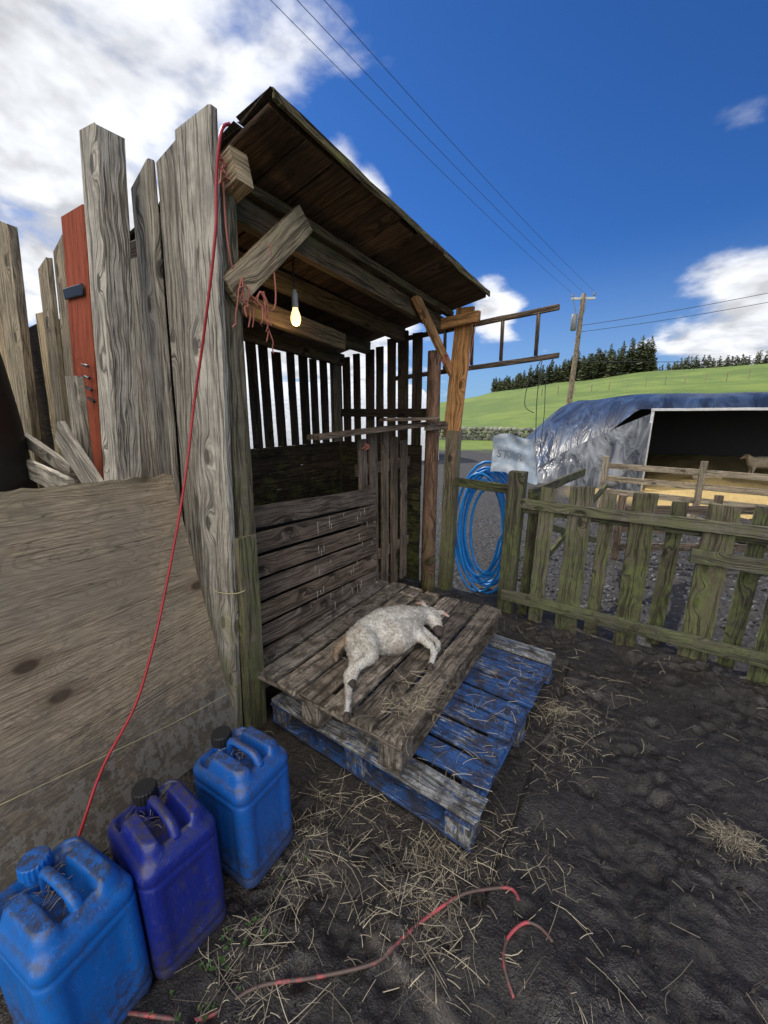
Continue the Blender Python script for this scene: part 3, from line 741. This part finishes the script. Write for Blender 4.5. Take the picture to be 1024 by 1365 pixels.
to=bpy.data.objects.new('print',tc); scene.collection.objects.link(to); to.location=(-.985,2.975,1.18); to.rotation_euler=(math.radians(90),math.radians(8),0); tc.materials.append(plain('print_ink',(.16,.20,.27),.5)); to.parent=sk; to.matrix_parent_inverse=Matrix.Translation(sk.location).inverted()
mb=MB(); pts=[]
for i in range(11*26+1):
    a=i/26*2*math.pi; k=i//26; rr=1+.16*math.sin(k*2.3)+.08*math.sin(a*.37+k)
    pts.append((-1.10+.21*rr*math.cos(a)+.045*math.sin(a*.23),3.13+.035*math.sin(k*1.9)+.02*math.cos(a*1.1),.56+.48*rr*math.sin(a)*(1 if math.sin(a)<0 else .95)))
mb.tube(pts,.0115,n=8,sub=1)
mb.build('blue_pipe_coil',M_HOSE)
lad=empty('wooden_ladder',(-1.2,3.1,2))
mb=MB()
mb.plank((-2.0,3.10,2.10),(-.665,3.10,2.195),.035,.03,(0,0,1)); mb.plank((-2.0,3.10,1.79),(-.635,3.10,1.885),.035,.03,(0,0,1))
for x in (-1.5,-1.27,-1.04,-.79): mb.tube([(x,3.10,1.83+(x+2)*.07-.02),(x-.005,3.10,2.12+(x+2)*.07)],.014,n=8,sub=1)
B(mb,'rails_and_rungs',wood('dark_ladder_wood',(.19,.14,.10),(.08,.055,.04),moss=.2,mz=(4,1),var=.1),lad)
mb=MB()
mb.tube([(-.74,3.08,1.86),(-.75,3.08,1.6),(-.74,3.1,1.3),(-.76,3.1,1.1)],.003,n=5); mb.tube([(-.74,3.08,1.87),(-.82,3.08,1.70),(-.83,3.08,1.55),(-.76,3.08,1.5)],.003,n=5); mb.tube([(-.66,3.08,1.88),(-.7,3.08,1.75),(-.69,3.08,1.5),(-.70,3.1,1.25)],.0025,n=5)
mb.build('hanging_wire',M_WIRE)
mb=MB(); mb.tube([(-1.2,2.98,2.14),(-1.24,2.96,1.8),(-1.27,2.95,1.5),(-1.32,2.95,1.3),(-1.32,2.95,.95)],.003,n=6); mb.build('twine_cord',M_TWINE)

# ------------------------------------------------------------------ polytunnel and pale backdrop
tun=empty('polytunnel',(2,11,0))
g=G('black_polythene'); P=g.pos()
st=g.noise(g.vm('MULTIPLY',P,(2.6,.7,1.0)),1,4,.6,.6)
M_TARP=g.out(g.mix(g.ss(st,.42,.64),(.012,.016,.028),(.035,.055,.10)),.36,g.bump(st,1.0,.10),**{'Specular__IOR__Level':.45})
XL,XR,HT=-3.15,7.0,1.70
mb=MB()
def cover(u,v):
    x=XL-.3+(XR+.6-XL)*v
    left=min(1,max(0,(-.12-x)/3.0))
    y0=9.46+.25*left; zf=1.57*(1-max(0,min(1,(left-.08)/.55))**1.0) if left>0 else 1.57
    side=min(1,(x-(XL-.35))/1.1); side=max(0,side)**.5
    Y=y0+u*8.8
    rise=zf+(HT+.25-zf)*(1-math.exp(-u*8.8/(.55+1.3*left)))
    z=rise*(side if u>0 else 1)
    z-=.04*abs(math.sin(u*8.8*1.1))*(1 if z>.4 else 0)
    z+=.04*noise.noise(Vector((x*1.1,Y*1.1,1)))*min(1,u*12+.15)
    return (x,Y,max(-.02,z))
mb.grid(lambda u,v:cover(u**1.8,v),70,110); B(mb,'cover',M_TARP,tun)
g=G('clear_wrinkled_polythene'); P=g.pos(); st=g.noise(g.vm('MULTIPLY',P,(2.6,1,1.0)),1.6,3,.5,1.2)
M_CLR=g.out(g.mix(g.ss(st,.40,.66),(.035,.04,.05),(.17,.18,.195)),.34,g.bump(st,.8,.14),**{'Specular__IOR__Level':.5})
mb=MB()
def endp(u,v):
    x=-2.15+u*(2.03); zt=.25+1.25*u**.8; y=9.44-(1-v)*.35+.07*noise.noise(Vector((x*2,v*2,3)))
    return (x,y,zt*v)
mb.grid(endp,40,20); B(mb,'end_sheet',M_CLR,tun)
mb=MB()
mb.plank((-.12,9.42,-.05),(-.12,9.42,1.54),.05,.05,(1,0,0)); mb.plank((-.15,9.40,1.56),(7,9.40,1.58),.045,.05,(0,0,1)); mb.plank((3.4,9.5,-.05),(3.4,9.5,1.52),.06,.06,(1,0,0))
B(mb,'door_frame',plain('white_frame_paint',(.6,.6,.6),.5),tun)
mb=MB()
mb.grid(lambda u,v:(XL+(XR-XL)*u,18.2,v*1.85),4,2); B(mb,'rear_sheet',M_BLACK,tun)
# made-up white arch behind the shed, added to make the slat gaps pale
t2=empty('polytunnel',(-11,9,0))
mb=MB()
def arch2(u,v):
    a=math.pi*v; s=-6+12*u; ax=Vector((.60,.80,0)); pr=Vector((-.80,.60,0))
    p=Vector((-11.5,8.6,0))+ax*s+pr*(2.6*math.cos(a)); p.z=2.5*math.sin(a)**.75+.02*math.sin(u*40); return p
mb.grid(arch2,48,24); B(mb,'cover',plain('white_backdrop',(.70,.72,.74),.4),t2)
mb=MB(); mb.grid(lambda u,v:(lambda p:Vector((p.x,p.y,p.z*v)))(arch2(1.0,u)),24,4); mb.grid(lambda u,v:(lambda p:Vector((p.x,p.y,p.z*v)))(arch2(0.0,u)),24,4); B(mb,'end_walls',plain('white_backdrop_end',(.6,.62,.64),.5),t2)
g=G('straw_bedding'); P=g.pos(); sn=g.noise(g.vm('MULTIPLY',P,(20,20,5)),1,4,.7); M_BED=g.out(g.mix(sn,(.22,.145,.055),(.68,.50,.20)),.9,g.bump(sn,1,.03))
mb=MB(); mb.grid(lambda u,v:(-.05+6.5*u,7.6+9*v,.02+.10*noise.noise(Vector((u*14,v*18,2)))+.12*min(1,v*6)*min(1,u*10)),60,60); mb.build('straw_bedding',M_BED)
hd=empty('sheep_hurdle',(1,7,0))
mb=MB()
for zc in (.30,.50,.70): mb.plank((-.6,7.1,zc),(3.8,6.9,zc-.03),.085,.03,(0,0,1))
for x in (-.6,.6,1.8,3.0): mb.plank((x,7.05,-.05),(x,7.05,.85),.08,.06,(1,0,0))
B(mb,'rails',W_LIT,hd)
hd=empty('sheep_hurdle',(0,4.5,0)); mb=MB()
for zc in (.15,.35,.55): mb.plank((-.2,4.6,zc),(1.4,5.6,zc),.08,.025,(0,0,1))
for x in (-.2,.6,1.4): mb.plank((x,4.6+(x+.2)*.625,-.05),(x,4.6+(x+.2)*.625,.7),.07,.05,(1,0,0))
B(mb,'rails',W_HURD,hd)
mb=MB()
for i in range(4): mb.plank((U(-.6,3),U(5,8),.03),(U(-.6,3),U(5,8),.04),U(.06,.12),.03,(0,1,0))
mb.build('loose_planks',W_LIT)
mb=MB()
ico=bmesh.new(); bmesh.ops.create_icosphere(ico,subdivisions=1,radius=1); iv=[v.co.copy() for v in ico.verts]; iff=[tuple(v.index for v in f.verts) for f in ico.faces]; ico.free()
for i in range(3600):
    y=3.05+abs(random.gauss(0,2.2)); x=U(-1.2,4.5)
    if y>9: continue
    s_=U(.006,.020); b=len(mb.v); q=Euler((U(0,6),U(0,6),U(0,6))).to_matrix(); z_=gh(x,y)+s_*.3; c=(R()**2,R(),R())
    for v in iv: mb.v.append(q@Vector((v.x*s_*1.3,v.y*s_,v.z*s_*.75))*U(.85,1.15)+Vector((x,y,z_)))
    for f in iff: mb.face(tuple(b+k for k in f),[(0,0)]*3,c)
g=G('gravel_stone'); at=g.attr('rnd'); r_=g.xyz(at.outputs['Color'])[0]
M_GRAV=g.out(g.mix(r_,(.025,.024,.023),(.16,.16,.165)),.75)
mb.build('gravel',M_GRAV)
mb=MB()
for i in range(4200):
    x=U(-1.3,1.6); y=U(.3,2.85)
    if (-1.62<x<-.30 and 1.0<y<2.3) or (-1.2<x<-.86 and y<.78) or x<-1.35: continue
    s_=U(.0015,.0045)*(1 if R()<.93 else 2.2); b=len(mb.v); q=Euler((U(0,6),U(0,6),U(0,6))).to_matrix(); z_=gh(x,y)+s_*.2; c=(R()**2,R(),R())
    for v in iv: mb.v.append(q@Vector((v.x*s_*1.4,v.y*s_,v.z*s_*.7))*U(.75,1.25)+Vector((x,y,z_)))
    for f in iff: mb.face(tuple(b+k for k in f),[(0,0)]*3,c)
g=G('mud_clod'); at=g.attr('rnd'); r_=g.xyz(at.outputs['Color'])[0]
mb.build('mud_clods',g.out(g.mix(r_,(.009,.007,.006),(.055,.043,.034)),.45))

# ------------------------------------------------------------------ straw
g=G('straw'); at=g.attr('rnd'); r_=g.xyz(at.outputs['Color'])
M_STRAW=g.out(g.mix(r_[0],(.050,.037,.026),(.56,.48,.33)),.6)
mb=MB()
def strand(x,y,z,L,th_,w_=.0016,lift=.01,bend=.3):
    d=Vector((math.cos(th_),math.sin(th_),0)); c=(R()**1.6,R(),R()); q=len(mb.v); p=Vector((x,y,z)); n=3
    tl=U(-.12,.12); b=U(-bend,bend)
    for i in range(n+1):
        s_=Vector((-d.y,d.x,0))*w_
        zz=p.z+lift*(.4+.6*math.sin(math.pi*i/n))+tl*L*(i/n-.5)
        mb.v.append(Vector((p.x,p.y,zz))-s_); mb.v.append(Vector((p.x,p.y,zz+w_*1.1))); mb.v.append(Vector((p.x,p.y,zz))+s_)
        p=p+d*(L/n); d=Matrix.Rotation(b,3,'Z')@d
    for i in range(n):
        a=q+i*3
        mb.face((a,a+1,a+4,a+3),[(0,0)]*4,c,True); mb.face((a+1,a+2,a+5,a+4),[(0,0)]*4,c,True)
def gstraw(x,y,**k):
    if -1.14<x<-.87 and .03<y<.76: return
    strand(x,y,gh(x,y),**k)
for i in range(4400):
    m=R()
    if m<.34: x,y=random.gauss(-.62,.26),random.gauss(.84,.13)
    elif m<.52: x,y=random.gauss(-.35,.18),random.gauss(.95,.25)
    elif m<.62: x,y=random.gauss(-.15,.10),random.gauss(1.9,.35)
    elif m<.74: x,y=random.gauss(-.76,.07),random.gauss(.50,.22)
    else: x,y=U(-1.2,2.2),U(.2,2.9)
    if noise.noise(Vector((x*4,y*4,8)))<-.05 and R()<.8: continue
    if -1.6<x<-.36 and 1.06<y<2.26: continue
    gstraw(x,y,L=U(.015,.08) if R()<.82 else U(.08,.20),th_=U(0,6.3),w_=U(.0004,.0012),lift=U(.001,.010),bend=.12 if R()<.6 else .4)
mb.build('straw',M_STRAW)
mb=MB()
for i in range(420):
    a=U(0,6.3); r=abs(random.gauss(0,.045)); x=.42+r*math.cos(a); y=1.60+r*math.sin(a)*.8
    strand(x,y,gh(x,y)+max(0,.02-r*.3)*R(),L=U(.02,.08),th_=U(0,6.3),w_=U(.0004,.0009),lift=U(.002,.015),bend=.6)
for i in range(150):
    a=U(0,6.3); r=abs(random.gauss(0,.05)); x=-.24+r*math.cos(a); y=1.95+r*math.sin(a)
    strand(x,y,gh(x,y)+.004,L=U(.02,.09),th_=U(0,6.3),w_=U(.0004,.0009),lift=U(.002,.012))
mb.build('hay_tuft',M_STRAW)
mb=MB()
for i in range(900):
    m=R()
    if m<.30: x,y=random.gauss(-.72,.05),random.gauss(1.25,.09); z_=.302
    elif m<.6: x,y=U(-1.5,-.68),U(1.08,2.25); z_=.302
    elif m<.7: x,y=random.gauss(-1.4,.06),U(1.1,2.2); z_=.302
    elif m<.82:
        k=random.choice((.145,.375,.635)); x,y=U(-1.11,-1.0),k+U(-.03,.03); z_=.370
        strand(x,y,z_+U(0,.03),L=U(.02,.07),th_=U(0,6.3),w_=U(.0004,.001),lift=U(.001,.02)); continue
    else: x,y=U(-.6,-.34),U(1.1,2.2); z_=.147
    if -1.15<x<-.86 and 1.35<y<1.9: continue
    strand(x,y,z_,L=U(.02,.10),th_=U(0,6.3),w_=U(.0004,.0011),lift=U(.001,.006))
mb.build('straw',M_STRAW)
g=G('weed_leaf'); M_LEAF=g.out((.05,.10,.02),.5); mb=MB()
for i in range(40):
    x,y=random.gauss(-.80,.05),random.gauss(.33,.13); 
    if x<-.86: continue
    z_=gh(x,y)
    for k in range(5):
        a=U(0,6.3); L=U(.005,.010); c=Vector((x,y,z_+U(.003,.012))); d=Vector((math.cos(a),math.sin(a),U(0,.5)))*L; s_=Vector((-math.sin(a),math.cos(a),0))*L*.45; q=len(mb.v)
        mb.v+= [c,c+d*.5+s_,c+d,c+d*.5-s_]; mb.face((q,q+1,q+2,q+3),[(0,0)]*4,(.5,.5,.5))
mb.build('weeds',M_LEAF)

# ------------------------------------------------------------------ utility pole and wires
up=empty('utility_pole',(-4.1,23.6,0)); gz=gh(-4.13,23.6)
mb=MB(); mb.tube([(-4.15,23.6,gz-.2),(-4.03,23.65,4),(-3.97,23.7,7.25)],.12,n=12,radii=[.15,.125,.10]); B(mb,'pole',wood('pole_wood',(.30,.24,.17),(.14,.10,.07),var=.1),up)
mb=MB(); mb.plank((-4.5,23.55,7.08),(-3.45,23.85,7.02),.11,.10,(0,0,1)); B(mb,'crossarm',M_METAL,up)
mb=MB()
for x,y in ((-4.45,23.56),(-3.97,23.7),(-3.5,23.83)): mb.tube([(x,y,7.12),(x,y,7.18),(x,y,7.24),(x,y,7.30)],.05,n=10,radii=[.03,.06,.04,.05],sub=2)
mb.tube([(-4.25,23.5,5.55),(-4.25,23.5,5.6),(-4.25,23.5,6.3),(-4.25,23.5,6.35)],.14,n=14,radii=[.1,.15,.15,.1],sub=1)
mb.tube([(-4.2,23.5,6.4),(-4.3,23.5,6.7),(-4.4,23.5,7.1)],.02,n=6); mb.tube([(-3.85,23.6,7.1),(-3.8,23.5,6.6),(-3.9,23.5,6.0)],.02,n=6)
B(mb,'insulators_and_transformer',plain('grey_ceramic',(.16,.17,.18),.4),up)
def wire(name,a,b,sag,r):
    mb=MB(); a=Vector(a);b=Vector(b); pts=[]
    for i in range(25):
        t=i/24; p=a.lerp(b,t); p.z-=sag*4*t*(1-t); pts.append(p)
    mb.tube(pts,r,n=5,sub=1); mb.build(name,M_WIRE)
for i,(x,dx) in enumerate(((-4.45,-.28),(-3.97,.0),(-3.5,.30))):
    wire('overhead_wire',(x,23.6,7.3),(-6.35+dx*.8,-6,8.3),.35,.005)
wire('overhead_wire',(-3.97,23.7,5.8),(14,27,8.6),.4,.012); wire('overhead_wire',(-3.97,23.7,5.5),(14,27,8.1),.4,.012); wire('overhead_wire',(-3.97,23.7,4.1),(14,30,4.3),.3,.014)
mb=MB()
for row in range(4):
    x=-14.0
    while x<-3.5:
        s_=U(.18,.4); b=len(mb.v); y=19.8+(x+9)*.12; c=(R(),R(),R())
        q=Euler((U(-.2,.2),U(-.2,.2),U(-.2,.2))).to_matrix()
        for v in iv: mb.v.append(q@Vector((v.x*s_*.55,v.y*.22,v.z*.12))*U(.85,1.15)+Vector((x,y+U(-.03,.03),gh(x,y)+.04+row*.17)))
        for f in iff: mb.face(tuple(b+k for k in f),[(0,0)]*3,c)
        x+=s_*.95
g=G('field_stone'); at=g.attr('rnd'); r_=g.xyz(at.outputs['Color'])[0]
mb.build('drystone_wall',g.out(g.mix(r_,(.10,.10,.085),(.30,.29,.25)),.9,g.bump(g.noise(g.pos(),9,3),.6,.03)))
mb=MB()
for i in range(16):
    x=-14+i*2; y=60+i*.4; mb.plank((x,y,gh(x,y)-.1),(x,y,gh(x,y)+1.1),.09,.09,(1,0,0),seg=1)
mb.build('field_fence_posts',W_LIT)

# ------------------------------------------------------------------ conifers
mb=MB()
def conifer(x,y,z,H,dens=1.0):
    mb.tube([(x,y,z-.5),(x,y,z+H*.95)],.15,n=5,sub=1,radii=[.02*H,.02],c=(.0,.2,.5),mi=1)
    nl=int(22*dens); rb=H*U(.20,.30)
    for i in range(nl):
        t=i/nl; h=H*(.04+.96*t); r=rb*(1-t)**.75*U(.75,1.2)+.15
        nb=int(10-5*t)
        for k in range(nb):
            a=U(0,6.3); L=r*U(.65,1.15); d=Vector((math.cos(a),math.sin(a),U(-.45,-.05))); s_=Vector((-math.sin(a),math.cos(a),0))
            o=Vector((x,y,z+h+U(-.2,.2))); c=(R(),U(0,1),t)
            for m in range(2):
                p=o+d*L*(m*.42); q=len(mb.v); ww=L*.34*(1.1-m*.28)
                mb.v+=[p+s_*ww*U(-.3,.3),p+d*L*.42+s_*ww+Vector((0,0,U(-.3,.1))),p+d*L*.6+Vector((0,0,U(-.1,.2))),p+d*L*.42-s_*ww+Vector((0,0,U(-.3,.1)))]
                mb.face((q,q+1,q+2,q+3),[(0,0)]*4,c)
az=-19.0
while az<-1.2:
    for k in range(3):
        a=math.radians(az+U(-.3,.3)); d=U(116,140); x,y=d*math.sin(a),d*math.cos(a)
        prof=lerp_t([(-19,4.2),(-16,5.6),(-12,6.0),(-9,7.8),(-5,8.8),(-3,8.4),(-1.2,8.8)],az)
        H_=prof*U(.62,1.08)
        conifer(x,y,gh(x,y)-.3,H_)
    az+=U(.22,.40)
az=-.9
while az<16:
    for k in range(2):
        a=math.radians(az+U(-.2,.2)); d=U(135,150); x,y=d*math.sin(a),d*math.cos(a); conifer(x,y,gh(x,y),U(3.2,5.4)+min(1,max(0,az))*1.3,.6)
    az+=U(.25,.42)
g=G('conifer_foliage'); at=g.attr('rnd'); r_=g.xyz(at.outputs['Color'])
c=g.mix(r_[0],(.028,.045,.018),(.11,.12,.045))
mb.build('conifer_trees',[g.out(c,.9),plain('bark',(.08,.06,.04),.9)])
mb=MB(); prof=[(0,.30),(.03,.31),(.3,.33),(.6,.34),(.9,.33),(1.5,.31),(1.9,.28),(2.1,.2),(2.12,.02)]
mb.tube([(-2.90,.42,z) for z,r in prof],.3,n=28,radii=[r for z,r in prof],sub=2); mb.build('black_water_butt',M_BLACK)

cam=bpy.data.cameras.new('camera'); co=bpy.data.objects.new('camera',cam); scene.collection.objects.link(co)
cam.sensor_fit='HORIZONTAL'; cam.sensor_width=36; cam.lens=530/1024*36; cam.clip_end=3000; cam.clip_start=.02
co.location=(0,0,1.5); co.rotation_euler=(math.radians(76),0,math.radians(34)); scene.camera=co
